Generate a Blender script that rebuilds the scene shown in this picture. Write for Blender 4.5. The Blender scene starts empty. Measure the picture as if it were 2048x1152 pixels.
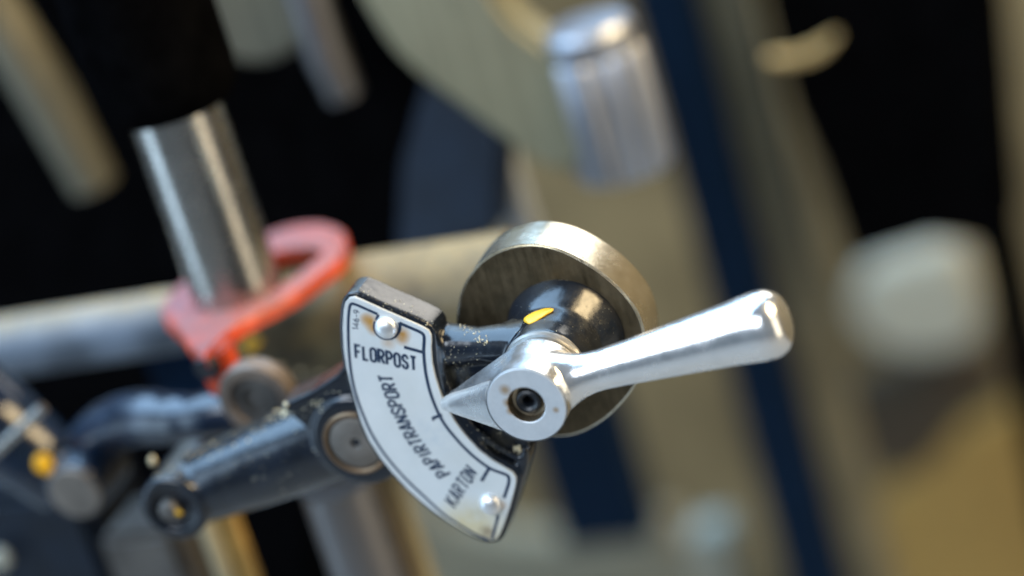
import bpy, bmesh, math, random
from mathutils import Vector, Matrix, noise
random.seed(7)
scene = bpy.context.scene
COL = scene.collection
K = 0.001                                    # everything below is in millimetres
rad = math.radians

# ------------------------------------------------------------------ camera
# world: Z up, the selector plate lies in the plane Y = 0 and faces -Y, the lever's axis is the Y axis
TH, PH, LEAN = rad(31), rad(122), 0.303      # plate tilt against the view, its direction, lean of the verticals
MMPX, DIST = 0.134, 620.0                    # mm per photo pixel at the plate, camera distance
n_c = Vector((math.sin(TH)*math.cos(PH), -math.sin(TH)*math.sin(PH), math.cos(TH)))
u0 = Vector((-LEAN, 1.0, 0)).normalized()
s_ = -(n_c.x*u0.x + n_c.y*u0.y)/n_c.z
up_c = Vector((u0.x, u0.y, s_)).normalized()
y_c = -n_c
x_c = y_c.cross(up_c).normalized()
R = Matrix((x_c, y_c, up_c))                 # camera vector -> world vector
O_PX = (1099.0, 727.0)                       # where the lever axis pierces the plate plane
o_cam = Vector(((O_PX[0]-1024)*MMPX, -(O_PX[1]-576)*MMPX, -DIST))
CAM = -(R @ o_cam)
cam = bpy.data.cameras.new('camera')
cam.sensor_width = 36.0
cam.lens = 36.0*DIST/(2048*MMPX)
cam.clip_start = 0.02
cam.clip_end = 20
cam_o = bpy.data.objects.new('camera', cam)
COL.objects.link(cam_o)
M4 = R.to_4x4(); M4.translation = CAM*K
cam_o.matrix_world = M4
scene.camera = cam_o
cam.dof.use_dof = True
cam.dof.focus_distance = 0.616
cam.dof.aperture_fstop = 3.1

def ray(u, v):
    return R @ Vector(((u-1024)*MMPX/DIST, -(v-576)*MMPX/DIST, -1.0))
def P(u, v, y=0.0):                          # photo pixel -> point on the plane Y = y
    d = ray(u, v)
    return CAM + d*((y-CAM.y)/d.y)
def Q(u, v, z):                              # photo pixel -> point on the horizontal plane Z = z
    d = ray(u, v)
    return CAM + d*((z-CAM.z)/d.z)

# ------------------------------------------------------------------ world and lamps
w = bpy.data.worlds.new('World'); scene.world = w; w.use_nodes = True
w.node_tree.nodes['Background'].inputs[0].default_value = (0.62, 0.80, 1.0, 1)
w.node_tree.nodes['Background'].inputs[1].default_value = 0.16
def area(name, loc, target, size, sizey, power, col):
    l = bpy.data.lights.new(name, 'AREA'); l.shape = 'RECTANGLE'
    l.size = size; l.size_y = sizey; l.energy = power; l.color = col
    o = bpy.data.objects.new(name, l); COL.objects.link(o)
    o.location = loc
    o.rotation_euler = (Vector(target)-Vector(loc)).to_track_quat('-Z', 'Y').to_euler()
    return o
area('window_left', (-2.2, -1.2, 0.2), (0, 0, 0), 0.9, 2.2, 20, (0.55, 0.77, 1.0))
area('window_front', (-0.7, -2.0, 1.7), (0, 0, 0), 1.8, 1.2, 50, (0.80, 0.89, 1.0))
area('skylight', (-1.0, 0.5, 1.7), (-0.6, 0.2, 0), 3.4, 1.8, 130, (0.42, 0.68, 1.0))
area('lamp_warm', (1.3, 0.2, 1.2), (0, 0, 0), 0.9, 0.9, 46, (1.0, 0.76, 0.42))
area('tan_strip_light', (2.1, -0.3, -0.1), (0, 0, 0), 0.6, 2.2, 10, (1.0, 0.86, 0.62))  # added warm panel, mirrored as the tan strip on the shaft
area('window_back', (0.35, 2.3, 1.15), (0, 0, 0), 1.3, 0.7, 14, (1.0, 0.95, 0.86))
vs = scene.view_settings
vs.view_transform = 'Standard'; vs.look = 'None'; vs.gamma = 1; vs.exposure = 0.2
scene.render.engine = 'CYCLES'

# ------------------------------------------------------------------ materials
def new_mat(name):
    m = bpy.data.materials.new(name); m.use_nodes = True
    nt = m.node_tree
    return m, nt, nt.nodes['Principled BSDF']
def link(nt, a, b): nt.links.new(a, b)
def texco(nt, scale=(1, 1, 1), rot=(0, 0, 0)):
    g = nt.nodes.new('ShaderNodeNewGeometry')
    mp = nt.nodes.new('ShaderNodeMapping'); mp.inputs['Scale'].default_value = scale; mp.inputs['Rotation'].default_value = rot
    link(nt, g.outputs['Position'], mp.inputs['Vector'])
    return mp.outputs[0]
def noise_n(nt, vec, scale, detail=4, rough=0.55):
    n = nt.nodes.new('ShaderNodeTexNoise'); n.inputs['Scale'].default_value = scale
    n.inputs['Detail'].default_value = detail; n.inputs['Roughness'].default_value = rough
    link(nt, vec, n.inputs['Vector'])
    return n.outputs[0]
def ramp(nt, fac, a, b, ca=(0, 0, 0, 1), cb=(1, 1, 1, 1)):
    r = nt.nodes.new('ShaderNodeValToRGB'); r.color_ramp.elements[0].position = a; r.color_ramp.elements[1].position = b
    r.color_ramp.elements[0].color = ca; r.color_ramp.elements[1].color = cb
    link(nt, fac, r.inputs[0])
    return r.outputs[0]
def mixc(nt, fac, a, b):
    m = nt.nodes.new('ShaderNodeMix'); m.data_type = 'RGBA'
    for s, v in ((m.inputs[0], fac), (m.inputs[6], a), (m.inputs[7], b)):
        if isinstance(v, (tuple, list)): s.default_value = (*v[:3], 1)
        elif isinstance(v, (int, float)): s.default_value = v
        else: link(nt, v, s)
    return m.outputs[2]
def math_n(nt, op, a, b, clamp=False):
    m = nt.nodes.new('ShaderNodeMath'); m.operation = op; m.use_clamp = clamp
    for s, v in ((m.inputs[0], a), (m.inputs[1], b)):
        if isinstance(v, (int, float)): s.default_value = v
        else: link(nt, v, s)
    return m.outputs[0]
def bump(nt, bs, h, strength, dist=0.0002):
    b = nt.nodes.new('ShaderNodeBump'); b.inputs['Strength'].default_value = strength; b.inputs['Distance'].default_value = dist
    link(nt, h, b.inputs['Height']); link(nt, b.outputs[0], bs.inputs['Normal'])
def near(nt, p, r0, r1):                     # 1 inside r0 mm of point p, 0 beyond r1
    g = nt.nodes.new('ShaderNodeNewGeometry')
    d = nt.nodes.new('ShaderNodeVectorMath'); d.operation = 'DISTANCE'
    link(nt, g.outputs['Position'], d.inputs[0]); d.inputs[1].default_value = tuple(Vector(p)*K)
    mr = nt.nodes.new('ShaderNodeMapRange'); mr.inputs[1].default_value = r0*K; mr.inputs[2].default_value = r1*K
    mr.inputs[3].default_value = 1; mr.inputs[4].default_value = 0
    link(nt, d.outputs['Value'], mr.inputs[0])
    return mr.outputs[0]

def paint(name, col, rough=0.3, dust=0.0, dust_sheen_col=(0.36, 0.31, 0.20), metal=0.0, var=0.35, bmp=0.15, speck=True, coat=0.0, spec=0.5, dlo=0.5, spots=(), nsc=90):
    m, nt, bs = new_mat(name)
    v = texco(nt)
    n1 = noise_n(nt, v, nsc, 5); n2 = noise_n(nt, v, 900, 3, 0.7); n3 = noise_n(nt, v, 320, 6, 0.7)
    c = mixc(nt, ramp(nt, n1, 0.35, 0.7), tuple(x*(1-var) for x in col), tuple(min(1, x*(1+var)) for x in col))
    if dust:  # dust on upward faces; on the red enamel also a painted sheen
        g = nt.nodes.new('ShaderNodeNewGeometry')
        sx = nt.nodes.new('ShaderNodeSeparateXYZ'); link(nt, g.outputs['Normal'], sx.inputs[0])
        mr = nt.nodes.new('ShaderNodeMapRange'); mr.inputs[1].default_value = dlo; mr.inputs[2].default_value = 1.0
        link(nt, sx.outputs[2], mr.inputs[0])
        f = math_n(nt, 'MULTIPLY', mr.outputs[0], ramp(nt, n3, 0.25, 0.6))
        f = math_n(nt, 'MULTIPLY', f, dust, True)
        if speck:
            f = math_n(nt, 'MAXIMUM', f, math_n(nt, 'MULTIPLY', ramp(nt, n2, 0.66, 0.74), 0.55*min(1, dust)), True)
        for sp, r0, r1, am in spots:
            f = math_n(nt, 'MAXIMUM', f, math_n(nt, 'MULTIPLY', near(nt, sp, r0, r1), math_n(nt, 'MULTIPLY', ramp(nt, n3, 0.38, 0.62), am)), True)
        c = mixc(nt, f, c, dust_sheen_col)
        r = nt.nodes.new('ShaderNodeMapRange'); r.inputs[3].default_value = rough; r.inputs[4].default_value = 0.85
        link(nt, f, r.inputs[0]); link(nt, r.outputs[0], bs.inputs['Roughness'])
    else:
        rr = ramp(nt, n3, 0.3, 0.75, (rough*0.8,)*3+(1,), (min(1, rough*1.35),)*3+(1,))
        link(nt, rr, bs.inputs['Roughness'])
    link(nt, c, bs.inputs['Base Color'])
    bs.inputs['Metallic'].default_value = metal
    bs.inputs['Coat Weight'].default_value = coat
    bs.inputs['Coat Roughness'].default_value = 0.16
    bs.inputs['Specular IOR Level'].default_value = spec
    if bmp: bump(nt, bs, n3, bmp)
    return m

BLACK = paint('black_enamel', (0.006, 0.009, 0.015), 0.17, 0.6, (0.06, 0.05, 0.026), bmp=0.09, spec=0.6, dlo=0.90, coat=0.0,
              spots=((P(1170, 640, 8), 4, 14, 0.22), (P(905, 745, 5), 1, 6, 0.8), (P(1000, 880, 5), 1, 6, 0.5), (P(640, 790, 5), 1, 5, 0.6)))
NAVY_ARM = paint('blue_black_enamel', (0.004, 0.011, 0.026), 0.2, bmp=0.12, coat=0.2, spec=0.55)
MATTE_BLACK = paint('matte_black', (0.002, 0.002, 0.0023), 0.9, bmp=0, spec=0.0)
TAN_TUBE = paint('dusty_olive_iron', (0.105, 0.084, 0.038), 0.55, 0.85, (0.33, 0.24, 0.11), bmp=0.5, var=0.75, nsc=45)
GREY_BAR = paint('dusty_grey_enamel', (0.10, 0.125, 0.16), 0.4, 1.1, (0.32, 0.25, 0.145), bmp=0.3, var=0.6, nsc=40)
RED = paint('red_enamel', (0.46, 0.052, 0.016), 0.36, 1.1, (0.25, 0.125, 0.13), bmp=0.4, var=0.55, coat=0.1, speck=False)  # pinkish dust colour also paints the sky's sheen on the collar top
YELLOW = paint('yellow_paint', (0.74, 0.42, 0.012), 0.4, bmp=0.6, var=0.25)
NAVY = paint('navy_ink', (0.006, 0.022, 0.060), 0.4, bmp=0, var=0.2)
STEEL = paint('grey_steel', (0.32, 0.31, 0.29), 0.42, metal=0.9, bmp=0.2, var=0.2)
DARKSTEEL = paint('dark_steel', (0.13, 0.12, 0.11), 0.45, metal=0.7, bmp=0.3)
BROWNSTEEL = paint('brown_steel', (0.24, 0.15, 0.085), 0.42, metal=0.7, bmp=0.3)
RINGSTEEL = paint('ring_steel', (0.16, 0.125, 0.10), 0.45, metal=0.5, bmp=0.4, var=0.3)
SINKSTEEL = paint('rusty_bright_steel', (0.42, 0.33, 0.22), 0.3, metal=0.85, bmp=0.5, var=0.5)
DARKHOLE = paint('black_oxide', (0.008, 0.010, 0.014), 0.35, bmp=0.1)
PINFACE = paint('worn_pin_steel', (0.17, 0.15, 0.13), 0.5, metal=0.55, bmp=0.4, var=0.3)
FLUFF = paint('paper_dust', (0.62, 0.54, 0.36), 0.9, bmp=0)

def chrome(name, col, rough):
    m, nt, bs = new_mat(name)
    n = noise_n(nt, texco(nt), 120, 4)
    bs.inputs['Base Color'].default_value = (*col, 1); bs.inputs['Metallic'].default_value = 1
    link(nt, ramp(nt, n, 0.3, 0.7, (rough*0.8,)*3+(1,), (rough*1.3,)*3+(1,)), bs.inputs['Roughness'])
    return m
CHROME = chrome('polished_steel', (0.40, 0.38, 0.35), 0.24)
DULLSTEEL = chrome('dull_steel', (0.22, 0.21, 0.21), 0.4)
RIVET = chrome('rivet_aluminium', (0.86, 0.86, 0.86), 0.42)

def lever_material():
    m, nt, bs = new_mat('cast_aluminium')
    v = texco(nt)
    n1 = noise_n(nt, v, 160, 6, 0.65); n2 = noise_n(nt, v, 700, 4, 0.7)
    c = mixc(nt, ramp(nt, n1, 0.35, 0.7), (0.78, 0.79, 0.80), (0.90, 0.90, 0.90))
    f = math_n(nt, 'MULTIPLY', near(nt, P(1130, 765, -14), 2.0, 5.5), ramp(nt, n1, 0.36, 0.56))
    f = math_n(nt, 'MULTIPLY', f, 0.85)
    c = mixc(nt, f, c, (0.42, 0.26, 0.09))
    f2 = math_n(nt, 'MULTIPLY', near(nt, P(1095, 700, -6), 5.0, 14.0), ramp(nt, n1, 0.42, 0.62))
    c = mixc(nt, math_n(nt, 'MULTIPLY', f2, 0.35), c, (0.60, 0.52, 0.38))
    link(nt, c, bs.inputs['Base Color'])
    bs.inputs['Metallic'].default_value = 0.92
    link(nt, ramp(nt, n1, 0.3, 0.75, (0.15,)*3+(1,), (0.33,)*3+(1,)), bs.inputs['Roughness'])
    ns = noise_n(nt, texco(nt, (1, 8, 8), (0, 0.25, 0)), 120, 5, 0.75)
    bump(nt, bs, math_n(nt, 'ADD', n2, ns), 0.13, 0.0001)
    return m
ALU = lever_material()
def face_material():
    m, nt, bs = new_mat('machined_aluminium')
    v = texco(nt); n1 = noise_n(nt, v, 260, 6, 0.7)
    c = mixc(nt, ramp(nt, n1, 0.3, 0.75), (0.56, 0.60, 0.64), (0.68, 0.71, 0.74))
    for (u, w_, r) in ((1112, 820, 0.9), (1016, 806, 1.4), (1010, 780, 1.6), (1021, 822, 1.2)):
        f = math_n(nt, 'MULTIPLY', near(nt, P(u, w_, -23.2), r*0.3, r*1.3), 0.8)
        c = mixc(nt, f, c, (0.36, 0.22, 0.09))
    link(nt, c, bs.inputs['Base Color']); bs.inputs['Metallic'].default_value = 0.55
    bs.inputs['Roughness'].default_value = 0.5
    bump(nt, bs, n1, 0.06, 0.0001)
    return m
ALUF = face_material()

def plate_material():
    m, nt, bs = new_mat('enamelled_scale_plate')
    v = texco(nt); n1 = noise_n(nt, v, 70, 5, 0.6); n2 = noise_n(nt, v, 300, 5, 0.7); n4 = noise_n(nt, v, 1400, 2, 0.6)
    c = mixc(nt, ramp(nt, n1, 0.3, 0.7), (0.63, 0.66, 0.665), (0.70, 0.72, 0.72))
    # yellowed lower corner
    f = math_n(nt, 'MULTIPLY', near(nt, P(945, 1070), 5.0, 14.0), ramp(nt, n2, 0.12, 0.5))
    c = mixc(nt, math_n(nt, 'MULTIPLY', f, 0.85), c, (0.64, 0.53, 0.29))
    f = math_n(nt, 'MULTIPLY', near(nt, P(975, 1066), 0.8, 3.4), ramp(nt, n2, 0.3, 0.55))
    c = mixc(nt, math_n(nt, 'MULTIPLY', f, 0.8), c, (0.20, 0.13, 0.07))
    f = math_n(nt, 'MULTIPLY', near(nt, P(955, 1030), 0.4, 3.2), ramp(nt, n2, 0.35, 0.6))
    c = mixc(nt, math_n(nt, 'MULTIPLY', f, 0.35), c, (0.32, 0.30, 0.22))
    # rust round the upper rivet
    for (u, w_, r, a) in ((741, 643, 2.6, 1.0), (748, 657, 2.2, 0.95), (732, 638, 1.8, 0.8), (805, 668, 2.3, 0.95), (804, 679, 2.0, 0.7), (776, 686, 2.2, 0.5), (1002, 1010, 1.6, 0.6)):
        f = math_n(nt, 'MULTIPLY', near(nt, P(u, w_), r*0.15, r*1.25), ramp(nt, n2, 0.18, 0.45))
        c = mixc(nt, math_n(nt, 'MULTIPLY', f, a), c, (0.50, 0.25, 0.045))
    # scratches and an uneven film of oil
    for rot, sc_ in ((0.5, 30), (1.9, 24)):
        ns = noise_n(nt, texco(nt, (1, 1, 26), (0, rot, 0)), sc_, 3, 0.6)
        c = mixc(nt, math_n(nt, 'MULTIPLY', ramp(nt, ns, 0.70, 0.74), 0.28), c, (0.40, 0.43, 0.46))
    c = mixc(nt, math_n(nt, 'MULTIPLY', ramp(nt, noise_n(nt, v, 28, 6, 0.65), 0.45, 0.75), 0.35), c, (0.50, 0.50, 0.44))
    # scuffs
    c = mixc(nt, math_n(nt, 'MULTIPLY', ramp(nt, n4, 0.70, 0.76), 0.4), c, (0.86, 0.87, 0.87))
    g = math_n(nt, 'MULTIPLY', near(nt, P(860, 870), 2, 9), ramp(nt, n2, 0.4, 0.65))
    c = mixc(nt, math_n(nt, 'MULTIPLY', g, 0.3), c, (0.42, 0.50, 0.58))
    link(nt, c, bs.inputs['Base Color'])
    bs.inputs['Metallic'].default_value = 0.15
    link(nt, ramp(nt, n2, 0.3, 0.7, (0.36,)*3+(1,), (0.5,)*3+(1,)), bs.inputs['Roughness'])
    bump(nt, bs, n2, 0.06, 0.0001)
    return m
PLATE = plate_material()
def ink_material():
    m, nt, bs = new_mat('worn_navy_ink'); v = texco(nt)
    f = ramp(nt, noise_n(nt, v, 520, 5, 0.75), 0.58, 0.70)
    link(nt, mixc(nt, math_n(nt, 'MULTIPLY', f, 0.55), (0.006, 0.024, 0.062), (0.40, 0.44, 0.46)), bs.inputs['Base Color'])
    bs.inputs['Roughness'].default_value = 0.45
    return m
NAVY = ink_material()

def disc_material(name, ca, cb, rough, metal, streak):
    m, nt, bs = new_mat(name)
    v = texco(nt, (1, 1, 1)); vs_ = texco(nt, streak, (0, rad(28), 0))
    n1 = noise_n(nt, v, 130, 5, 0.6); n2 = noise_n(nt, vs_, 60, 6, 0.7); n3 = noise_n(nt, v, 420, 5, 0.7)
    f = math_n(nt, 'ADD', math_n(nt, 'MULTIPLY', n1, 0.55), math_n(nt, 'MULTIPLY', n2, 0.45))
    c = mixc(nt, ramp(nt, f, 0.36, 0.62), ca, cb)
    c = mixc(nt, math_n(nt, 'MULTIPLY', ramp(nt, n1, 0.62, 0.72), 0.65), c, tuple(x*0.35 for x in ca))
    link(nt, c, bs.inputs['Base Color']); bs.inputs['Metallic'].default_value = metal
    link(nt, ramp(nt, n2, 0.3, 0.7, (rough*0.75,)*3+(1,), (rough*1.3,)*3+(1,)), bs.inputs['Roughness'])
    bump(nt, bs, math_n(nt, 'ADD', n2, n3), 0.35, 0.00012)
    return m
DISCFACE = disc_material('oily_brown_steel', (0.055, 0.040, 0.020), (0.15, 0.115, 0.068), 0.42, 0.75, (8, 1, 1))
DISCRIM = disc_material('oily_bright_steel', (0.58, 0.52, 0.40), (0.80, 0.74, 0.61), 0.24, 0.92, (2, 2, 2))

def brushed(name, ca, cb, rough, metal=0.5):
    m, nt, bs = new_mat(name)
    n1 = noise_n(nt, texco(nt, (1, 1, 0.02)), 260, 5, 0.7)
    n2 = noise_n(nt, texco(nt), 25, 3)
    c = mixc(nt, ramp(nt, n1, 0.32, 0.68), ca, cb)
    c = mixc(nt, math_n(nt, 'MULTIPLY', ramp(nt, n2, 0.4, 0.7), 0.3), c, tuple(x*0.6 for x in ca))
    link(nt, c, bs.inputs['Base Color']); bs.inputs['Metallic'].default_value = metal; bs.inputs['Roughness'].default_value = rough
    return m
OLIVE = brushed('olive_grey_enamel', (0.19, 0.18, 0.115), (0.30, 0.285, 0.19), 0.4, 0.1)
DARKOLIVE = brushed('dark_olive_enamel', (0.075, 0.068, 0.044), (0.15, 0.135, 0.09), 0.5, 0.1)
BARREL = brushed('brushed_barrel_steel', (0.22, 0.235, 0.27), (0.55, 0.56, 0.60), 0.42, 0.85)
BLUEFRAME = paint('dark_blue_enamel', (0.002, 0.0115, 0.031), 0.7, spec=0.1, bmp=0.1, var=0.2)
NAVYDARK = paint('navy_black_enamel', (0.002, 0.006, 0.014), 0.5, spec=0.3, bmp=0.1)
BLUEGREY = paint('blue_grey_enamel', (0.008, 0.018, 0.036), 0.6, bmp=0.1, var=0.25)
TAN = paint('tan_wall_paint', (0.155, 0.118, 0.06), 0.8, spec=0.2, bmp=0.1, var=0.4, nsc=9)
BEIGE = paint('beige_enamel', (0.21, 0.185, 0.115), 0.6, bmp=0.1, var=0.35, nsc=14)
BROWN = paint('brown_enamel', (0.045, 0.030, 0.014), 0.7, bmp=0.1, var=0.3)
OCHRE = paint('ochre_wood', (0.30, 0.185, 0.045), 0.6, bmp=0.1, var=0.2)
PALE = paint('pale_paper', (0.36, 0.35, 0.28), 0.8, bmp=0.1, var=0.1)
BRASS = paint('brass', (0.70, 0.50, 0.22), 0.35, metal=0.4, bmp=0.1)
PINKREFL = paint('pink_reflection_paint', (0.46, 0.30, 0.23), 0.5, bmp=0.1, var=0.1)  # colour of a reflection on the steel column
GREYTAN = paint('grey_tan_enamel', (0.235, 0.20, 0.13), 0.7, bmp=0.1, var=0.1)
CONCRETE = paint('pale_concrete', (0.24, 0.235, 0.22), 0.8, bmp=0.1, var=0.1)
GREYEN = paint('grey_enamel', (0.30, 0.33, 0.37), 0.4, bmp=0.1, var=0.12)

# ------------------------------------------------------------------ object helpers
def V(p): return Vector(p)
def finish(name, me, mat, parent=None, origin=None, smooth=True, angle=35):
    me.materials.append(mat)
    if smooth:
        for p in me.polygons: p.use_smooth = True
        me.set_sharp_from_angle(angle=rad(angle))
    o = bpy.data.objects.new(name, me); COL.objects.link(o)
    if parent is not None:
        org = Vector(parent.get('_org', (0, 0, 0)))
        o.parent = parent
        if 'thing' in parent: pass
    else:
        org = Vector(origin) if origin is not None else sum((v.co for v in me.vertices), Vector())/len(me.vertices)
        o.location = org*K
    o['_org'] = tuple(org)
    for v in me.vertices: v.co = (v.co-org)*K
    return o
def mesh(name, verts, faces, mat, parent=None, smooth=True, angle=35, origin=None):
    me = bpy.data.meshes.new(name); me.from_pydata([tuple(v) for v in verts], [], faces); me.update()
    bm = bmesh.new(); bm.from_mesh(me); bmesh.ops.recalc_face_normals(bm, faces=bm.faces); bm.to_mesh(me); bm.free()
    return finish(name, me, mat, parent, origin, smooth, angle)
def from_bm(name, bm, mat, parent=None, smooth=True, angle=35, origin=None):
    bmesh.ops.recalc_face_normals(bm, faces=bm.faces)
    me = bpy.data.meshes.new(name); bm.to_mesh(me); bm.free()
    return finish(name, me, mat, parent, origin, smooth, angle)
def thing(name, org, label, cat, group=None):
    o = bpy.data.objects.new(name, None); COL.objects.link(o); o.empty_display_size = 0.01
    o.location = Vector(org)*K; o['_org'] = tuple(org)
    o['label'] = label; o['category'] = cat
    if group: o['group'] = group
    return o
def tag(o, label, cat, group=None, kind=None):
    if kind: o['kind'] = kind
    o['label'] = label; o['category'] = cat
    if group: o['group'] = group
    return o
def frame(axis):
    a = Vector(axis).normalized()
    h = Vector((0, 0, 1)) if abs(a.z) < 0.9 else Vector((1, 0, 0))
    e1 = a.cross(h).normalized(); e2 = a.cross(e1).normalized()
    return a, e1, e2
def add_lathe(bm, prof, org, axis, n=48):    # prof: (radius, height along axis); ends with r = 0 are closed
    a, e1, e2 = frame(axis); org = Vector(org); rings = []
    for r, h in prof:
        if r < 1e-6: rings.append([bm.verts.new(org+a*h)])
        else: rings.append([bm.verts.new(org+a*h+(e1*math.cos(t)+e2*math.sin(t))*r) for t in (2*math.pi*i/n for i in range(n))])
    for A, B in zip(rings, rings[1:]):
        for i in range(n):
            j = (i+1) % n
            if len(A) == 1 and len(B) == 1: continue
            if len(A) == 1: bm.faces.new((A[0], B[i], B[j]))
            elif len(B) == 1: bm.faces.new((A[i], B[0], A[j]))
            else: bm.faces.new((A[i], B[i], B[j], A[j]))
def lathe(name, prof, org, axis, mat, parent=None, n=48, angle=35):
    bm = bmesh.new(); add_lathe(bm, prof, org, axis, n)
    return from_bm(name, bm, mat, parent, True, angle)
def add_prism(bm, pts, vec):                 # planar polygon extruded by vec
    a = [bm.verts.new(p) for p in pts]; b = [bm.verts.new(Vector(p)+Vector(vec)) for p in pts]
    n = len(a)
    bm.faces.new(a); bm.faces.new(b[::-1])
    for i in range(n): bm.faces.new((a[i], b[i], b[(i+1) % n], a[(i+1) % n]))
def prism(name, pts, vec, mat, parent=None, bevel=0.0, seg=2, angle=35):
    bm = bmesh.new(); add_prism(bm, pts, vec)
    bmesh.ops.recalc_face_normals(bm, faces=bm.faces)
    if bevel: 
        ed = [e for e in bm.edges if len(e.link_faces) == 2 and e.calc_face_angle(0) > 0.6]
        bmesh.ops.bevel(bm, geom=ed, offset=bevel, segments=seg, affect='EDGES', clamp_overlap=True)
    return from_bm(name, bm, mat, parent, True, angle)
def add_tube(bm, pts, radii, n=24, caps=True):
    pts = [Vector(p) for p in pts]; rings = []; e = None
    for i, p in enumerate(pts):
        d = (pts[min(i+1, len(pts)-1)]-pts[max(i-1, 0)]).normalized()
        if e is None: _, e, _ = frame(d)
        e = (e-d*e.dot(d)).normalized(); f = d.cross(e); r = radii[i] if isinstance(radii, (list, tuple)) else radii
        rings.append([bm.verts.new(p+(e*math.cos(t)+f*math.sin(t))*r) for t in (2*math.pi*k/n for k in range(n))])
    for A, B in zip(rings, rings[1:]):
        for i in range(n): bm.faces.new((A[i], A[(i+1) % n], B[(i+1) % n], B[i]))
    if caps: bm.faces.new(rings[0][::-1]); bm.faces.new(rings[-1])
def tube(name, pts, radii, mat, parent=None, n=24, angle=40):
    bm = bmesh.new(); add_tube(bm, pts, radii, n)
    return from_bm(name, bm, mat, parent, True, angle)
def spline(pts, k=6, closed=False):          # Catmull-Rom
    pts = [Vector(p) for p in pts]; n = len(pts); out = []
    rng = range(n) if closed else range(n-1)
    for i in rng:
        if closed: a, b, c, d = pts[(i-1) % n], pts[i], pts[(i+1) % n], pts[(i+2) % n]
        else: a, b, c, d = pts[max(i-1, 0)], pts[i], pts[i+1], pts[min(i+2, n-1)]
        for s in range(k):
            t = s/k
            out.append(0.5*((2*b)+(c-a)*t+(2*a-5*b+4*c-d)*t*t+(3*b-a-3*c+d)*t**3))
    if not closed: out.append(pts[-1])
    return out
def bake(bm, mods):                          # run modifiers on a bmesh, in metres, give back a bmesh in mm
    for v in bm.verts: v.co *= K
    bmesh.ops.recalc_face_normals(bm, faces=bm.faces)
    me = bpy.data.meshes.new('tmp'); bm.to_mesh(me); bm.free()
    o = bpy.data.objects.new('tmp', me); COL.objects.link(o)
    for typ, kw in mods:
        m = o.modifiers.new(typ, typ)
        for a, b in kw.items(): setattr(m, a, b)
    dg = bpy.context.evaluated_depsgraph_get()
    ev = o.evaluated_get(dg); me2 = bpy.data.meshes.new_from_object(ev)
    bpy.data.objects.remove(o); bpy.data.meshes.remove(me)
    out = bmesh.new(); out.from_mesh(me2); bpy.data.meshes.remove(me2)
    for v in out.verts: v.co /= K
    return out
def convex(bm, pts):
    vs_ = [bm.verts.new(p) for p in pts]
    r = bmesh.ops.convex_hull(bm, input=vs_)
    junk = [g for g in r['geom_interior']+r['geom_unused'] if isinstance(g, bmesh.types.BMVert) and g.is_valid]
    if junk: bmesh.ops.delete(bm, geom=list(set(junk)), context='VERTS')
def circle_pts(org, axis, r, n=32):
    a, e1, e2 = frame(axis)
    return [Vector(org)+(e1*math.cos(t)+e2*math.sin(t))*r for t in (2*math.pi*i/n for i in range(n))]
def sphere_pts(c, r, n=12):
    out = []
    for i in range(n+1):
        ph = math.pi*i/n
        for j in range(n*2):
            th = math.pi*j/n
            out.append(Vector(c)+Vector((math.sin(ph)*math.cos(th), math.sin(ph)*math.sin(th), math.cos(ph)))*r)
    return out
NRM = Vector((0, -1, 0))                     # out of the plate, towards the viewer

# ------------------------------------------------------------------ traced outline of the scale plate (photo pixels)
outer_arc = [(686, 640), (685, 657), (687, 696), (692.5, 735), (702, 774), (712, 810), (722, 844), (738, 881), (761.5, 917), (785, 946), (816, 980), (842, 1003), (868, 1024), (899.5, 1046), (933, 1066), (960, 1078)]
inner_arc = [(863, 682), (862, 696), (864.5, 727.5), (871, 756), (881, 787), (894, 816), (910, 844), (931, 872), (959, 901.5), (985.5, 922), (1013, 938)]
plate_px = [(687, 620), (690.5, 605), (698, 596), (709, 594), (735, 605), (763, 618), (805, 636), (845, 654), (857, 661), (862, 670)] + inner_arc + \
           [(1025, 945), (1032, 955), (1032, 966), (1028, 984), (1018, 1019), (1008.5, 1048), (1000, 1069), (994, 1078), (985, 1081), (973, 1081)] + outer_arc[::-1]
def inflate(pts, d):                         # offset a closed outline in the XZ plane outward by d mm
    n = len(pts); ar = sum(pts[i].x*pts[(i+1) % n].z-pts[(i+1) % n].x*pts[i].z for i in range(n))
    s = 1 if ar > 0 else -1; out = []
    for i in range(n):
        t = (pts[(i+1) % n]-pts[i-1]); t.y = 0; t.normalize()
        out.append(pts[i]+Vector((t.z, 0, -t.x))*s*d)
    return out
plate_mm = [P(u, v, 0) for u, v in plate_px]

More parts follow.
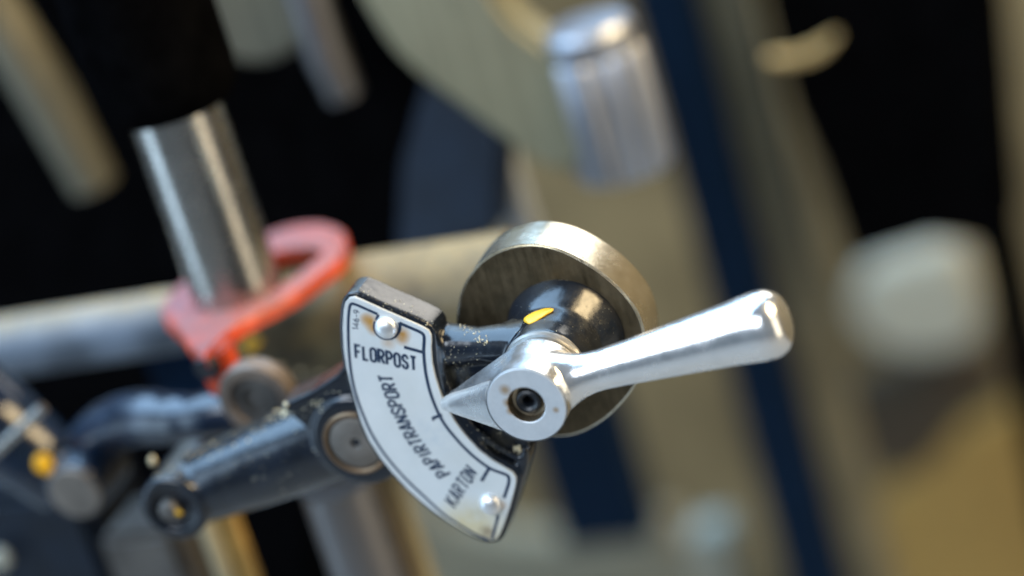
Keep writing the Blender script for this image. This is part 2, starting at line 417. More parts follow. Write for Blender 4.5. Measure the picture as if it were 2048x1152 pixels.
# ================================================================== SELECTOR BRACKET (black casting with scale plate)
br = thing('selector_bracket', P(715, 885, 8), 'black enamelled cast bracket carrying a curved white lettered scale plate', 'bracket')
def casting():
    bm = bmesh.new()
    base = inflate([p.copy() for p in plate_mm], 1.25)
    add_prism(bm, [p+Vector((0, 0.6, 0)) for p in base], (0, 10.4, 0))                 # sector block behind the plate
    # raised lip along the inner arc and the recessed web reaching to the boss
    lip_px = [(872, 672), (880, 700), (884, 745), (900, 788), (926, 832), (960, 872), (1000, 903), (1042, 922), (1058, 905), (1056, 880), (1075, 850), (1140, 800), (1150, 720), (1120, 660), (1060, 640), (985, 668), (940, 684), (905, 672)]
    add_prism(bm, [P(u, v, 5.0) for u, v in lip_px], (0, 6.5, 0))
    rim = [P(u, v, 1.0) for u, v in [(866, 668), (876, 700), (881, 735), (890, 768), (905, 802), (925, 835), (948, 864), (980, 890), (1010, 908), (1036, 921), (1046, 918), (1048, 900)]]
    rim = spline(rim, 3)
    add_tube(bm, [p+Vector((0, 1.3, 0)) for p in rim], 1.0, 10)
    # lower right flank of the block
    add_prism(bm, [P(u, v, 1.6) for u, v in [(1020, 938), (1046, 915), (1056, 905), (1054, 930), (1044, 970), (1028, 1025), (1012, 1060), (1000, 1072), (1010, 1030)]], (0, 9.0, 0))
    # bearing boss along the lever's axis, flaring towards the disc
    add_lathe(bm, [(0, -4.2), (11.0, -4.2), (11.7, -3.4), (11.9, 2), (13.0, 8), (15.2, 13), (17.2, 17.6), (0, 17.6)], (0, 0, 0), (0, 1, 0), 56)
    # neck joining the block and the boss
    add_tube(bm, [P(890, 690, 9), P(960, 690, 6), P(1050, 690, 5)], [6.5, 5.0, 7.0], 20)
    # lower arm with pin boss and end boss
    pb = P(715, 885, 8)
    add_lathe(bm, [(0, 0), (13.3, 0), (14.3, 1.0), (14.6, 18), (0, 18)], pb, (0, 1, 0), 56)
    e = P(345, 1020, 9)
    a0 = e+Vector((4, 12.5, 0)); a1 = pb+Vector((2, 14.5, 0))
    add_tube(bm, [a0, a0.lerp(a1, 0.35), a0.lerp(a1, 0.7), a1], [11.2, 12.6, 13.6, 14.2], 36)
    add_lathe(bm, [(6.3, 2.4), (7.0, 0.3), (9.6, 0), (10.8, 0.9), (11.2, 24), (0, 24), (0, 2.4), (6.3, 2.4)], e, (0, 1, 0), 48)
    add_prism(bm, [P(u, v, 9.5) for u, v in [(560, 812), (620, 785), (672, 752), (690, 728), (730, 780), (730, 860), (640, 880)]], (0, 12, 0))
    out = bake(bm, [('REMESH', dict(mode='VOXEL', voxel_size=0.00042)), ('SMOOTH', dict(factor=0.5, iterations=12))])
    for v in out.verts:                       # cast, many times repainted skin
        d = noise.noise(v.co*0.12)*0.10+noise.noise(v.co*0.7)*0.02
        v.co += v.normal*d
    return out
body = from_bm('casting', casting(), BLACK, br, True, 180)
# scale plate
def plate_mesh():
    bm = bmesh.new(); add_prism(bm, [p.copy() for p in plate_mm], (0, 0.62, 0))
    bmesh.ops.recalc_face_normals(bm, faces=bm.faces)
    ed = [e for e in bm.edges if len(e.link_faces) == 2 and any(len(f.verts) > 6 for f in e.link_faces) and e.verts[0].co.y < 0.1 and e.verts[1].co.y < 0.1]
    bmesh.ops.bevel(bm, geom=ed, offset=0.16, segments=2, affect='EDGES')
    return bm
pl = from_bm('scale_plate', plate_mesh(), PLATE, br, True, 40)
pl['label'] = 'white curved metal scale plate with navy lettering and border'

# printed strokes: flat ribbons just proud of the plate
class Ink:
    def __init__(s): s.v = []; s.f = []; s.k = 0
    def stroke(s, px, wmm, closed=False, fade=None):
        s.k += 1; y = -0.035-0.006*(s.k % 4)
        p = [P(u, v, 0) for u, v in px]; n = len(p); b = len(s.v)
        for i in range(n):
            if closed: d0 = (p[i]-p[i-1]).normalized(); d1 = (p[(i+1) % n]-p[i]).normalized()
            else:
                d0 = (p[i]-p[i-1]).normalized() if i else None; d1 = (p[i+1]-p[i]).normalized() if i < n-1 else None
                d0 = d0 or d1; d1 = d1 or d0
            t = (d0+d1).normalized() if (d0+d1).length > 1e-3 else d0
            q = Vector((t.z, 0, -t.x)); c = max(0.55, q.dot(Vector((d1.z, 0, -d1.x))))
            hw = wmm*0.5/c
            s.v += [p[i]+q*hw+Vector((0, y, 0)), p[i]-q*hw+Vector((0, y, 0))]
        for i in range(n if closed else n-1):
            j = (i+1) % n; s.f.append((b+2*i, b+2*i+1, b+2*j+1, b+2*j))
    def build(s, name, parent):
        me = bpy.data.meshes.new(name); me.from_pydata([tuple(v) for v in s.v], [], s.f); me.update()
        return finish(name, me, NAVY, parent, None, False)
def arcpx(c, r, a0, a1, n=14, sq=1.0, rot=0):
    out = []
    for i in range(n+1):
        t = rad(a0+(a1-a0)*i/n); x, y = r*math.cos(t), r*sq*math.sin(t)
        out.append((c[0]+x*math.cos(rot)-y*math.sin(rot), c[1]+x*math.sin(rot)+y*math.cos(rot)))
    return out
R1, R2 = (774.5, 653), (982.5, 1006)
ink = Ink()
left_line = [(755, 628), (730, 617), (710, 608.5), (703, 608), (699.5, 613), (697.3, 630), (696.5, 650), (697, 684), (699.5, 722), (705, 761), (714.5, 798), (728, 834), (742.5, 866), (764, 901), (790, 934), (817, 963.5), (848, 992.5), (884, 1025.5), (920, 1050), (954, 1070), (978, 1080)]
ink.stroke([(x, y) for x, y in [tuple(q)[:2] for q in spline([(a, b, 0) for a, b in left_line], 4)]], 0.82)
ink.stroke(arcpx(R1, 25.5, 205, -20, 26, 0.96), 0.9)
ink.stroke([(757, 629), (752, 640)], 0.7)
right_line = [(799, 646), (822, 656), (840, 664), (847, 670), (848.5, 680), (847.5, 704), (851, 742), (859.5, 781), (873, 818), (889, 848), (912, 877), (943, 909), (978, 935.5), (1005, 946.5), (1015, 951), (1018, 958), (1017, 968), (1012, 984), (1008, 996)]
ink.stroke([tuple(q)[:2] for q in spline([(a, b, 0) for a, b in right_line], 4)], 0.95)
ink.stroke([(997, 1030), (991, 1052), (984, 1078)], 0.82)
ink.stroke([(808, 694), (846, 704.5)], 0.98)
ink.stroke([(864.5, 837), (884, 829.5)], 0.98)
ink.stroke([(864.5, 837), (867, 842)], 0.5)
ink.stroke([(979, 935), (963, 962)], 0.98)
ink.build('border_line', pl)

def qarc(cx, cy, rx, ry, a0, a1, n=6):
    return [(cx+rx*math.cos(rad(a0+(a1-a0)*i/n)), cy+ry*math.sin(rad(a0+(a1-a0)*i/n))) for i in range(n+1)]
def ring(wd): r = wd/2; return [(qarc(r, 1-r*0.9, r, r*0.9, 180, 0, 8)+qarc(r, r*0.9, r, r*0.9, 0, -180, 8), True)]
bowl = [(0, 0), (0, 1)]+qarc(0.2, 0.74, 0.25, 0.26, 90, -90, 8)+[(0.0, 0.48)]
GL = {
 'F': (0.44, [([(0, 0), (0, 1), (0.44, 1)], False), ([(0, 0.52), (0.37, 0.52)], False)]),
 'L': (0.40, [([(0, 1), (0, 0), (0.40, 0)], False)]),
 'O': (0.46, ring(0.46)),
 'P': (0.45, [(bowl, False)]),
 'R': (0.46, [(bowl, False), ([(0.2, 0.48), (0.47, 0)], False)]),
 'S': (0.45, [([(0.44, 0.74)]+qarc(0.225, 0.76, 0.215, 0.24, 0, 180, 8)+[(0.02, 0.68), (0.1, 0.56), (0.34, 0.44), (0.43, 0.32)]+qarc(0.225, 0.24, 0.215, 0.24, 0, -180, 8)+[(0.01, 0.27)], False)]),
 'T': (0.50, [([(0, 1), (0.5, 1)], False), ([(0.25, 1), (0.25, 0)], False)]),
 'A': (0.50, [([(0, 0), (0.22, 1), (0.28, 1), (0.5, 0)], False), ([(0.08, 0.27), (0.42, 0.27)], False)]),
 'I': (0.10, [([(0.05, 0), (0.05, 1)], False)]),
 'N': (0.46, [([(0, 0), (0, 1)], False), ([(0, 0.98), (0.46, 0.02)], False), ([(0.46, 0), (0.46, 1)], False)]),
 'K': (0.50, [([(0, 0), (0, 1)], False), ([(0.50, 1), (0.0, 0.36)], False), ([(0.17, 0.58), (0.53, 0)], False)]),
 '1': (0.2, [([(0.0, 0.78), (0.18, 1), (0.18, 0)], False)]),
 '4': (0.46, [([(0.36, 0), (0.36, 1), (0.0, 0.28), (0.5, 0.28)], False)]),
 '6': (0.44, [(qarc(0.22, 0.28, 0.22, 0.28, 0, 360, 14), False), ([(0.01, 0.3), (0.08, 0.7), (0.32, 1)], False)]),
 '9': (0.44, [(qarc(0.22, 0.70, 0.22, 0.29, 0, 360, 14), False), ([(0.43, 0.66), (0.36, 0.3), (0.12, 0)], False)]),
 '-': (0.3, [([(0.02, 0.45), (0.28, 0.45)], False)]),
}
def word(name, text, o, e, upv, wmm, gap=0.17):
    """o: baseline start, e: baseline end, upv: cap height vector, all in photo pixels on the plate"""
    ink = Ink(); tot = sum(GL[c][0] for c in text)+gap*(len(text)-1); x = 0
    for c in text:
        wd, strokes = GL[c]
        for pts, closed in strokes:
            ink.stroke([(o[0]+(e[0]-o[0])*(x+a)/tot+upv[0]*b, o[1]+(e[1]-o[1])*(x+a)/tot+upv[1]*b) for a, b in pts], wmm, closed)
        x += wd+gap
    return ink.build(name, pl)
word('lettering', 'FLORPOST', (712, 715.5), (833, 741), (-1.5, -26), 0.80, 0.27).__setitem__('label', 'navy word FLORPOST')
word('lettering', 'KARTON', (911, 1016), (953.5, 948), (-21.5, -18.5), 0.62, 0.27).__setitem__('label', 'navy word KARTON')
word('lettering', '146-9', (716.5, 659.5), (718.5, 621), (-11, -1.5), 0.27, 0.22).__setitem__('label', 'small navy number 146-9')
ink = Ink()
cent = [(885.4, 946), (873, 932.5), (859.5, 920), (850, 908.5), (841.5, 896.5), (831, 883), (821.5, 868.5), (812.5, 853.5), (804, 838), (796.5, 822), (790, 806), (783.8, 789.5), (778.3, 773), (772.5, 757)]
for i, c in enumerate('PAPIRTRANSPORT'):
    t = i/13; up = (-22.5-4*t, 10.5*(1-t)-0.5)
    a, b = cent[max(i-1, 0)], cent[min(i+1, 13)]; L = math.hypot(b[0]-a[0], b[1]-a[1])
    rt = ((b[0]-a[0])/L*25, (b[1]-a[1])/L*25)
    wd, st = GL[c]
    for pts, closed in st:
        ink.stroke([(cent[i][0]+rt[0]*(x-wd/2)+up[0]*(y-0.5), cent[i][1]+rt[1]*(x-wd/2)+up[1]*(y-0.5)) for x, y in pts], 0.74, closed)
ink.build('lettering', pl)['label'] = 'navy word PAPIRTRANSPORT curving along the arc'
for c in (R1, R2):
    rv = lathe('rivet', [(3.25, 0), (3.25, 0.5), (3.05, 1.15), (2.6, 1.75), (1.9, 2.2), (1.0, 2.45), (0, 2.5)], P(c[0]-1, c[1]+1, 0), NRM, RIVET, pl, 40, 60)
# pivot pin with its bushing ring
pc = P(712, 886, 7.6)
lathe('bushing', [(8.55, -2), (8.55, 0.35), (8.9, 0.75), (9.5, 0.75), (9.9, 0.3), (9.9, -2)], pc, NRM, BROWNSTEEL, br, 56)
pin = lathe('pivot_pin', [(1.1, -4), (1.1, -0.5), (1.7, 0.42), (7.3, 0.55), (8.0, 0.1), (8.1, -3)], pc, NRM, PINFACE, br, 56)
lathe('centre_hole', [(0, -3.0), (1.09, -3.0)], pc, NRM, DARKHOLE, br, 20)
ep = P(340, 1022, 9)
lathe('end_pin', [(3.4, -2.6), (3.4, 0.6), (3.0, 1.3), (1.7, 1.7), (0, 1.8)], ep, NRM, DARKSTEEL, br, 32)
# dabs of paint, fluff
def dab(name, c, a, b, axis, long, mat, parent, h=0.35):
    bm = bmesh.new(); bmesh.ops.create_icosphere(bm, subdivisions=3, radius=1)
    ax, e1, e2 = frame(axis); l = (Vector(long)-ax*Vector(long).dot(ax)).normalized(); q = ax.cross(l)
    for v in bm.verts:
        x, y, z = v.co; k = 1+0.25*noise.noise(v.co*1.7+Vector(c)); wd = 1-0.30*x
        v.co = Vector(c)+l*x*a*k+q*y*b*k*wd+ax*z*h
    return from_bm(name, bm, mat, parent, True, 180)
dab('paint_mark', P(356, 1022, 9)+Vector((0, -1.0, 0)), 1.1, 1.7, NRM, (0, 0, 1), YELLOW, br, 0.5)
from mathutils.bvhtree import BVHTree
def hit(o, u, v):                            # where the photo pixel's ray meets a mesh (mm)
    org = Vector(o['_org']); me = o.data
    t = BVHTree.FromPolygons([v_.co/K+org for v_ in me.vertices], [tuple(p.vertices) for p in me.polygons])
    h = t.ray_cast(CAM, ray(u, v).normalized())
    return (h[0], h[1]) if h[0] is not None else (P(u, v, 5), NRM)
washer = lathe('washer', [(9.0, 3.6), (9.0, 4.9), (11.2, 4.9), (11.7, 4.4), (11.7, 3.6)], (0, 0, 0), NRM, STEEL, br, 56)
p, n = hit(body, 1076, 631)
yq, _ = hit(body, 1056, 640); yr, _ = hit(body, 1100, 620)
dab('paint_mark', p, 4.3, 2.5, n, yr-yq, YELLOW, br, 0.5)
lathe('set_screw', [(1.3, 3.5), (1.3, 6.2), (0.9, 6.6), (0, 6.6)], P(1036, 697, 0)+Vector((0, 0, 0.0)), NRM, BROWNSTEEL, br, 16)

# ================================================================== CONTROL LEVER
lv = thing('control_lever', (0, -5, 0), 'polished aluminium pointer lever with round hub and flared handle, pointing at the scale', 'lever')
HF = 23.2
tip_c = P(1545, 646, -11)
l0 = Vector((0, -13.5, 0)); LD = (tip_c-l0); LL = LD.length+4.5; LD.normalize()
def lever():
    bm = bmesh.new()
    add_lathe(bm, [(0, 5.1), (10.0, 5.1), (10.5, 6), (10.6, 12), (10.9, 20), (11.0, 25.5), (0, 25.5)], (0, 0, 0), NRM, 64)
    b2 = bmesh.new()
    tp = P(894, 807, -3.5)
    convex(b2, circle_pts((0, -6.0, 0), NRM, 10.9, 48)+circle_pts((0, -22.6, 0), NRM, 10.5, 48)+sphere_pts(tp, 2.0, 8)+sphere_pts(tp+Vector((5.0, -2.4, 1.2)), 3.7, 8))
    me = bpy.data.meshes.new('t'); b2.to_mesh(me); b2.free(); bm.from_mesh(me); bpy.data.meshes.remove(me)
    s = LL
    add_lathe(bm, [(0, 3), (9.0, 3), (8.4, 7), (7.0, 10), (5.9, 13), (5.4, 16), (5.3, 19), (5.6, 24), (6.3, 33), (7.1, 43), (8.2, 56), (9.0, s-8.5), (9.1, s-6.6), (8.8, s-4.4), (7.8, s-2.4), (6.2, s-1.0), (3.5, s-0.25), (0, s)], l0, LD, 64)
    out = bake(bm, [('REMESH', dict(mode='VOXEL', voxel_size=0.00034)), ('SMOOTH', dict(factor=0.5, iterations=22))])
    g = list(out.verts)+list(out.edges)+list(out.faces)
    bmesh.ops.bisect_plane(out, geom=g, plane_co=(0, -HF+0.15, 0), plane_no=(0, -1, 0), clear_outer=True)
    return out
lbody = from_bm('handle_casting', lever(), ALU, lv, True, 60)
hubr = 10.72
lathe('hub_face', [(hubr, HF-1.5), (hubr, HF-0.25), (hubr-0.25, HF), (5.35, HF), (5.1, HF-0.15), (4.6, HF-3.2)], (0, 0, 0), NRM, ALUF, lv, 72, 30)
lathe('countersink', [(5.09, HF-0.16), (4.5, HF-2.6), (3.0, HF-3.0)], (0, 0, 0), NRM, SINKSTEEL, lv, 56)
lathe('hollow_screw', [(1.35, HF-6), (1.35, HF-2.3), (1.75, HF-1.7), (2.6, HF-1.35), (3.3, HF-1.7), (3.5, HF-3.2)], (0, 0, 0), NRM, DARKHOLE, lv, 48)
lathe('screw_bore', [(0, HF-5.5), (1.34, HF-5.5)], (0, 0, 0), NRM, DARKSTEEL, lv, 20)

# ================================================================== CAM DISC behind the lever
DY = 17.0
disc_px = [(913, 632), (925, 575), (958, 527), (1004, 499), (1056, 489), (1112, 497), (1165, 521), (1214, 554), (1251, 590), (1277, 628), (1290, 672), (1291, 716), (1278, 758), (1250, 800), (1206, 842), (1150, 870), (1092, 872), (1030, 848), (975, 805), (934, 752), (915, 692)]
disc_mm = spline([P(u, v, DY) for u, v in disc_px], 4, True)
dc = thing('cam_disc', sum(disc_mm, Vector())/len(disc_mm), 'thick oily steel disc with brown scratched face behind the aluminium lever', 'disc')
prism('rim', disc_mm, (0, 15.5, 0), DISCRIM, dc, 0.45, 2)
inner = inflate([p.copy() for p in disc_mm], -0.65)
mesh('face', [p+Vector((0, -0.06, 0)) for p in inner]+[p+Vector((0, 0.3, 0)) for p in inner],
     [tuple(range(len(inner)))]+[(i, (i+1) % len(inner), len(inner)+(i+1) % len(inner), len(inner)+i) for i in range(len(inner))], DISCFACE, dc, True, 30)

# ================================================================== MECHANISM BEHIND, LEFT
# dusty horizontal tube
TY = 118
tc = P(800, 622, TY); TR = 21.0
xl, xr = P(452, 700, TY).x, P(1040, 560, TY).x
tb = thing('cross_tube', (xl, TY, tc.z-TR), 'dusty tan horizontal iron tube running behind the scale plate to the disc', 'tube')
tube_body = lathe('barrel', [(0, 0), (TR-1.5, 0), (TR, 1.5), (TR, xr-xl-1), (TR-1, xr-xl), (0, xr-xl)], (xl, TY, tc.z), (1, 0, 0), TAN_TUBE, tb, 64)
dcen = Vector(dc['_org'])
lathe('spindle', [(9, 0), (9, 16), (0, 16)], (dcen.x-2, DY+15, dcen.z), (0, 1, 0), STEEL, tb, 32)
p, n = hit(tube_body, 505, 688)
dab('paint_mark', p, 4.2, 2.0, n, Vector((1, 0, 0.35)), YELLOW, tb, 0.5)
for (u, v) in ((560, 735), (602, 744), (640, 748)):
    p, n = hit(tube_body, u, v)
    if (n-NRM).length < 1e-6: continue
    dab('dust_tuft', p, 1.2, 0.9, n, (1, 0, 0.2), FLUFF, tb, 0.9)

# link rod with ring end
rc = P(513, 802, 35)
lk = thing('link_rod', rc, 'blue black enamelled link rod with a worn steel ring at its end', 'link')
lathe('ring_end', [(7.6, -4), (7.6, 0), (8.3, 0.9), (11.4, 0.9), (12.4, -0.2), (12.4, -5), (7.6, -5)], rc, NRM, RINGSTEEL, lk, 48)
lathe('ring_pin', [(7.5, -8), (7.5, -1.2), (6.9, -0.4), (5.2, -0.4), (4.7, -2.0), (0, -2.0)], rc, NRM, DARKSTEEL, lk, 40)
lk_pts = spline([P(480, 820, 46), P(425, 828, 46), P(370, 838, 48), P(315, 836, 52), P(265, 838, 56), P(215, 858, 60), P(165, 908, 64)], 4)
tube('rod', lk_pts, [7.4]*8+[8.2]*4+[8.8]*(len(lk_pts)-12), NAVY_ARM, lk, 28)

# left arm with pin
la = thing('rocker_arm', P(150, 985, 44), 'blue black rocker arm with flat round steel pin and yellow paint mark', 'arm')
lc = P(150, 985, 44)
def rocker():
    bm = bmesh.new()
    add_tube(bm, [P(-90, 790, 62), P(0, 858, 58), P(80, 920, 57), P(140, 975, 57)], [17, 15.5, 13.5, 11.0], 32)
    add_lathe(bm, [(0, 0), (9.3, 0), (10, 0.7), (10, 22), (0, 22)], lc, (0, 1, 0), 40)
    return bake(bm, [('REMESH', dict(mode='VOXEL', voxel_size=0.0007)), ('SMOOTH', dict(factor=0.5, iterations=6))])
ra = from_bm('arm_body', rocker(), NAVY_ARM, la, True, 180)
lathe('pin_face', [(9.0, -1), (9.0, 0.5), (8.4, 1.1), (0, 1.1)], lc, NRM, PINFACE, la, 48)
p, n = hit(ra, 88, 930)
dab('paint_mark', p, 3.8, 3.0, n, (0.3, 0, -1), YELLOW, la, 0.6)
tag(tube('split_pin_rod', [P(-14, 908, 40), P(86, 816, 43)], 1.9, CHROME, None, 16), 'thin bright steel rod leaning across the blue black rocker arm', 'rod')
dab('dust_tuft', P(305, 921, 21), 1.6, 1.1, NRM, (0.3, 0, 1), FLUFF, br, 1.0)

# horizontal grey bar
tag(tube('tie_bar', [P(-120, 714, 118), P(500, 618, 118)], 10.9, GREY_BAR, None, 40), 'dusty grey horizontal round bar ending at the red ring collar', 'bar')

# red fork round the upright shaft
zf = P(525, 545, 98).z
ring_out = [(692, 476), (684, 508), (640, 546), (580, 589), (502, 631), (452, 664), (430, 700), (392, 704), (358, 662), (322, 622), (332, 594), (362, 564), (425, 522), (510, 475), (580, 450), (640, 443), (680, 454)]
ring_in = [(396, 594), (430, 609), (486, 603), (546, 579), (596, 547), (632, 518), (646, 504), (628, 496), (590, 496), (540, 506), (470, 534), (412, 566)]
def polar(px, c, n=96):                      # closed outline about c, resampled at n even angles
    q = [Q(u, v, zf)-c for u, v in px]; q = spline(q, 6, True)
    q = sorted((math.atan2(p.y, p.x), math.hypot(p.x, p.y)) for p in q); out = []
    q = [(q[-1][0]-2*math.pi, q[-1][1])]+q+[(q[0][0]+2*math.pi, q[0][1])]
    for k in range(n):
        a = -math.pi+2*math.pi*(k+0.5)/n
        for (a0, r0), (a1, r1) in zip(q, q[1:]):
            if a0 <= a <= a1:
                r = r0+(r1-r0)*(a-a0)/max(a1-a0, 1e-9); out.append((math.cos(a)*r, math.sin(a)*r)); break
    return out
fk = thing('ring_collar', Q(400, 620, zf), 'worn orange red ring collar round the foot of the upright steel shaft', 'collar')
rcn = Q(515, 548, zf); ro, ri = polar(ring_out, rcn), polar(ring_in, rcn); N_ = min(len(ro), len(ri))
bmf = bmesh.new(); L_ = []
for pts, z in ((ro, -1.1), (ro, 0), (ri, 0), (ri, -5), (ro, -5)):
    L_.append([bmf.verts.new(rcn+Vector((x*(0.965 if (pts is ro and z == 0) else 1), y*(0.965 if (pts is ro and z == 0) else 1), z))) for x, y in pts[:N_]])
for A, B in zip(L_, L_[1:]+L_[:1]):
    for k in range(N_): bmf.faces.new((A[k], A[(k+1) % N_], B[(k+1) % N_], B[k]))
from_bm('ring_body', bmf, RED, fk, True, 50)
lug = Q(414, 694, zf)
prism('lug', [lug+Vector((x, y, -1)) for x, y in ((-4.5, -1), (4.5, -1), (4.5, 9), (-4.5, 9))], (0, 0, -16), RED, fk, 1.2, 2)
lathe('clamp_screw', [(0, 3.4), (3.4, 3.4), (4.0, 2.6), (4.0, 0), (0, 0)], lug+Vector((-0.8, -1, -5.5)), NRM, DARKHOLE, fk, 12)
sc = Q(476, 581, zf)
sh = tag(lathe('upright_shaft', [(0, -4.5), (14.6, -4.5), (14.6, 76), (0, 76)], sc, (0, 0, 1), CHROME, None, 64), 'polished upright steel shaft standing in the red ring collar', 'shaft')

tag(lathe('shaft_fade_block', [(0, 64), (19, 64), (22, 68), (23, 74), (23, 110), (0, 110)], sc, (0, 0, 1), MATTE_BLACK, None, 48), 'matte black round block added where the polished upright shaft fades into the dark', 'housing')  # added black block, hides the shaft top where it fades to dark
# ================================================================== LOWER LEFT
def vbox(name, u, v, y, wx, dy, z0, z1, mat, label, cat, bevel=1.5, group=None, slant=0.0):
    c = P(u, v, y)
    pts = [Vector((c.x+a, y+b, c.z+z0)) for a, b in ((-wx/2, 0), (wx/2, 0), (wx/2, dy), (-wx/2, dy))]
    o = prism(name, pts, (slant, 0, z1-z0), mat, None, bevel, 2)
    return tag(o, label, cat, group)
def vcyl(name, u, v, y, r, z0, z1, mat, label, cat):
    c = P(u, v, y)
    return tag(lathe(name, [(0, z0), (r, z0), (r, z1), (0, z1)], c, (0, 0, 1), mat, None, 48), label, cat)
vcyl('lower_column', 715, 1080, 75, 12.5, -120, 22, DULLSTEEL, 'polished steel column standing below the black bracket arm', 'column')
vbox('pink_reflection_strip', 748, 1080, 100, 8, 10, -140, 40, PINKREFL, 'narrow pinkish strip painted as a reflection beside the polished steel column', 'post')  # pink reflection of the steel column, built as a coloured strip
vbox('beige_reflection_strip', 800, 1080, 108, 9, 10, -140, 40, BEIGE, 'narrow beige strip painted as a reflection right of the pinkish strip', 'post')  # beige reflection of the steel column, likewise a coloured strip
vcyl('ochre_rod', 490, 1120, 70, 3.4, -90, 20, OCHRE, 'ochre painted rod below the end of the bracket arm', 'rod')
vcyl('pale_rod', 437, 1110, 66, 3.2, -90, 24, BEIGE, 'pale rod standing next to the ochre rod', 'rod')
vbox('navy_block', 355, 735, 140, 26, 20, -16, 14, BLUEFRAME, 'dark navy block under the dusty grey bar', 'block', 2)
vbox('grey_block', 285, 1120, 70, 30, 30, -90, 10, DARKSTEEL, 'grey machine block under the round steel pin', 'block', 3)
vbox('navy_housing', 60, 1100, 80, 55, 40, -90, 22, NAVYDARK, 'dark navy housing under the rocker arm', 'housing', 4)
lathe_b = lathe('bolt_head', [(0, 3), (3.2, 2.6), (4, 1.5), (4, 0)], P(2, 1115, 76), NRM, PALE, None, 24)
tag(lathe_b, 'pale round bolt head on the dark navy housing', 'bolt')

# ================================================================== UPPER MECHANISM (gripper arms, at rest)
ga = thing('paper_gripper', P(1200, 200, 235), 'olive grey swinging arm ending in an upright brushed steel barrel', 'arm')
gc = P(1212, 190, 235)
arm_px = [(690, -120), (760, 70), (850, 165), (930, 225), (1010, 285), (1075, 330), (1160, 345), (1180, 250), (1150, 130), (1090, 90), (1030, 45), (985, -20), (960, -120)]
prism('arm_body', spline([P(u, v, 222) for u, v in arm_px], 3, True), (0, 20, 0), OLIVE, ga, 4, 3)
bmf = bmesh.new(); add_lathe(bmf, [(0, -30), (16.7, -30), (18.4, -28), (18.4, 16), (17, 17.7), (0, 17.7)], gc, (0, 0, 1), 96)
for v_ in bmf.verts:
    d_ = Vector((v_.co.x-gc.x, v_.co.y-gc.y, 0))
    if d_.length > 1: a_ = math.atan2(d_.y, d_.x); v_.co += d_.normalized()*(noise.noise(Vector((a_*6, 3, 0)))*2.2-abs(math.sin(a_*10))*1.6)
from_bm('barrel', bmf, BARREL, ga, True, 60)
lathe('barrel_collar', [(0, 17.6), (16.6, 17.6), (16.8, 25.5), (15, 28), (0, 28)], gc, (0, 0, 1), BARREL, ga, 48)

tag(prism('gripper_finger', spline([P(u, v, 225) for u, v in [(300, -100), (380, 40), (430, 100), (490, 128), (560, 118), (620, 60), (640, -100)]], 4, True), (0, 16, 0), DARKOLIVE, None, 3, 3), 'short olive grey rounded arm above the upright shaft', 'arm')
tag(tube('steel_rod', [P(600, -60, 225), P(655, 110, 225), P(690, 190, 227)], [8, 8, 7], DULLSTEEL, None, 28), 'dull steel rod hanging between two olive grey arms', 'rod')
tag(tube('slanted_bar', [P(-60, -60, 225), P(100, 200, 225), P(190, 370, 228)], [11, 11, 9.5], DARKOLIVE, None, 32), 'slanted olive grey bar beside the black machine body', 'bar')
tag(tube('brass_rod', [P(185, -40, 220), P(215, 40, 220), P(236, 92, 220)], [2.4, 2.6, 2.0], YELLOW, None, 16), 'thin yellow rod in front of the black machine body', 'rod')

# ================================================================== BACKGROUND
def panel(name, px, y, dy, mat, label, cat, bevel=3, smoothk=0, group=None):
    pts = [P(u, v, y) for u, v in px]
    if smoothk: pts = spline(pts, smoothk, True)
    return tag(prism(name, pts, (0, dy, 0), mat, None, bevel, 2), label, cat, group)
panel('machine_body', [(-250, -350), (1010, -350), (880, 240), (800, 560), (690, 800), (620, 1000), (660, 1300), (-500, 1300)], 275, 60, MATTE_BLACK, 'large matte black machine body behind the upright shaft', 'machine body')
panel('navy_cover', [(850, 150), (1010, 250), (1000, 470), (790, 540), (800, 330)], 230, 20, BLUEGREY, 'navy cover panel between the black body and a grey post', 'cover', 3)
vbox('grey_post', 1012, 380, 262, 10, 12, -60, 40, GREYEN, 'narrow blue grey upright post above the tan tube', 'post')
vbox('blue_upright', 1472, 576, 550, 32, 20, -616, 507, BLUEFRAME, 'long dark blue upright frame bar behind the lever', 'upright')
vbox('beige_upright', 1590, 576, 570, 24.2, 20, -616, 507, BEIGE, 'long beige upright bar next to the dark blue frame bar', 'upright')
vbox('blue_bracket', 1180, 980, 520, 52, 24, -36, 58, BLUEFRAME, 'dark blue block below the steel disc', 'block')
panel('dark_gap_panel', [(1440, -300), (1960, -300), (2025, 500), (1860, 480), (1700, 530), (1640, 350), (1580, 220)], 550, 60, MATTE_BLACK, 'matte black panel standing in for a dark gap right of the beige upright', 'dark gap')  # black panel paints the dark gap in the background
panel('curved_guard', [(1530, 118), (1600, 108), (1672, 72), (1650, 106), (1610, 124), (1560, 128)], 380, 6, BRASS, 'small curved brass coloured guard in front of the dark gap', 'guard', 0.8, 3)
panel('pale_sheet_stack', [(1700, 620), (1730, 560), (1820, 530), (1900, 515), (1950, 580), (1955, 680), (1850, 715), (1750, 690)], 900, 40, PALE, 'pale stack of sheets under the dark gap', 'stack', 4, 3)
panel('brown_tray', [(1690, 800), (1780, 750), (2000, 730), (1920, 860), (1820, 960), (1720, 920)], 930, 30, BROWN, 'dark brown tray below the pale sheets', 'tray', 4, 3)
panel('ochre_board', [(1660, 1300), (1740, 1020), (1900, 880), (2100, 780), (2200, 1300)], 1040, 20, OCHRE, 'ochre coloured board under the brown tray', 'board', 4)
vbox('black_upright', 2035, 680, 560, 19.4, 20, -439, 507, MATTE_BLACK, 'black upright bar beside the pale sheets', 'upright')
panel('pale_box', [(1370, 1080), (1450, 1070), (1480, 1200), (1390, 1240)], 570, 30, PALE, 'small pale box at the foot of the tan wall', 'box', 3)
wy = 1150
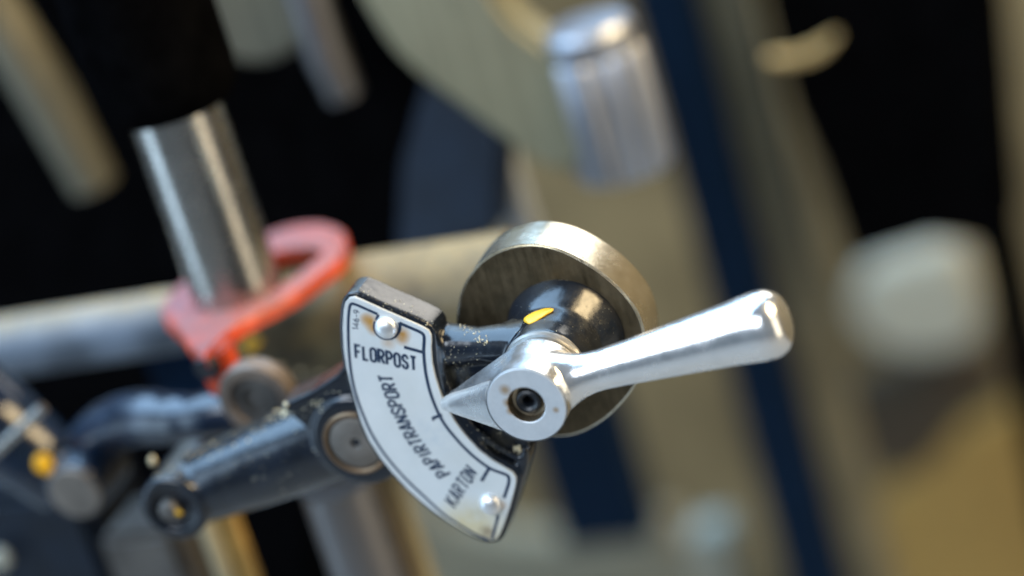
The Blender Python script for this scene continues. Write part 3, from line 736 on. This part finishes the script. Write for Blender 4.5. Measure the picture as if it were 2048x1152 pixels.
o = mesh('wall', [(-2500, wy, -850), (2500, wy, -850), (2500, wy, 450), (-2500, wy, 450)], [(0, 1, 2, 3)], TAN, None, False)
o['kind'] = 'structure'
o = mesh('floor', [(-3000, -3000, -850), (3000, -3000, -850), (3000, 1500, -850), (-3000, 1500, -850)], [(0, 1, 2, 3)], CONCRETE, None, False)
o['kind'] = 'structure'


# paper dust and fluff lying on the casting
def dust():
    rnd = random.Random(3); bm = bmesh.new()
    org = Vector(body['_org']); me = body.data
    t = BVHTree.FromPolygons([v_.co/K+org for v_ in me.vertices], [tuple(p.vertices) for p in me.polygons])
    spots = []
    for i in range(90):
        f = rnd.random(); u = 310+370*f; spots.append((u, 925-160*f+abs(rnd.gauss(0, 1))*16+8, rnd.uniform(0.12, 0.42)))
    for i in range(60): spots.append((rnd.uniform(420, 640), rnd.uniform(840, 1000), rnd.uniform(0.06, 0.2)))
    for i in range(60): f = rnd.random(); spots.append((700+190*f, 575+70*f+rnd.uniform(-12, 22), rnd.uniform(0.06, 0.22)))
    for i in range(50): f = rnd.random(); spots.append((915+60*f, 650+28*f+rnd.uniform(-8, 16), rnd.uniform(0.08, 0.28)))
    for i in range(70): spots.append((rnd.uniform(890, 960), rnd.uniform(690, 790), rnd.uniform(0.05, 0.16)))
    for i in range(40): spots.append((rnd.uniform(920, 1045), rnd.uniform(850, 905), rnd.uniform(0.05, 0.18)))
    for i in range(60): spots.append((rnd.uniform(1020, 1230), rnd.uniform(610, 680), rnd.uniform(0.04, 0.12)))
    for i in range(8): spots.append((1036+rnd.gauss(0, 4), 898+rnd.gauss(0, 4), rnd.uniform(0.3, 0.7)))
    for i in range(14): spots.append((555+rnd.gauss(0, 9), 812+rnd.gauss(0, 7), rnd.uniform(0.3, 0.8)))
    for u, v, r in spots:
        h = t.ray_cast(CAM, ray(u, v).normalized())
        if h[0] is None: continue
        m = bmesh.ops.create_icosphere(bm, subdivisions=1, radius=1)
        q = Matrix.Rotation(rnd.uniform(0, 6), 3, 'X') @ Matrix.Rotation(rnd.uniform(0, 6), 3, 'Z')
        sx = Vector((rnd.uniform(0.7, 2.6), rnd.uniform(0.5, 1), rnd.uniform(0.4, 0.8)))
        for w_ in m['verts']: w_.co = h[0]+h[1]*r*0.2+q @ Vector((w_.co.x*sx.x, w_.co.y*sx.y, w_.co.z*sx.z))*r
    o = from_bm('dust', bm, FLUFF, br, False); o['kind'] = 'stuff'
dust()

panel('grey_tray', [(800, 1010), (900, 1060), (1060, 1090), (1250, 1075), (1340, 1060), (1400, 1300), (760, 1300)], 690, 30, GREYTAN, 'soft tan grey tray below the dark blue block', 'tray', 4, 3)
for o in bpy.data.objects:
    if '_org' in o: del o['_org']
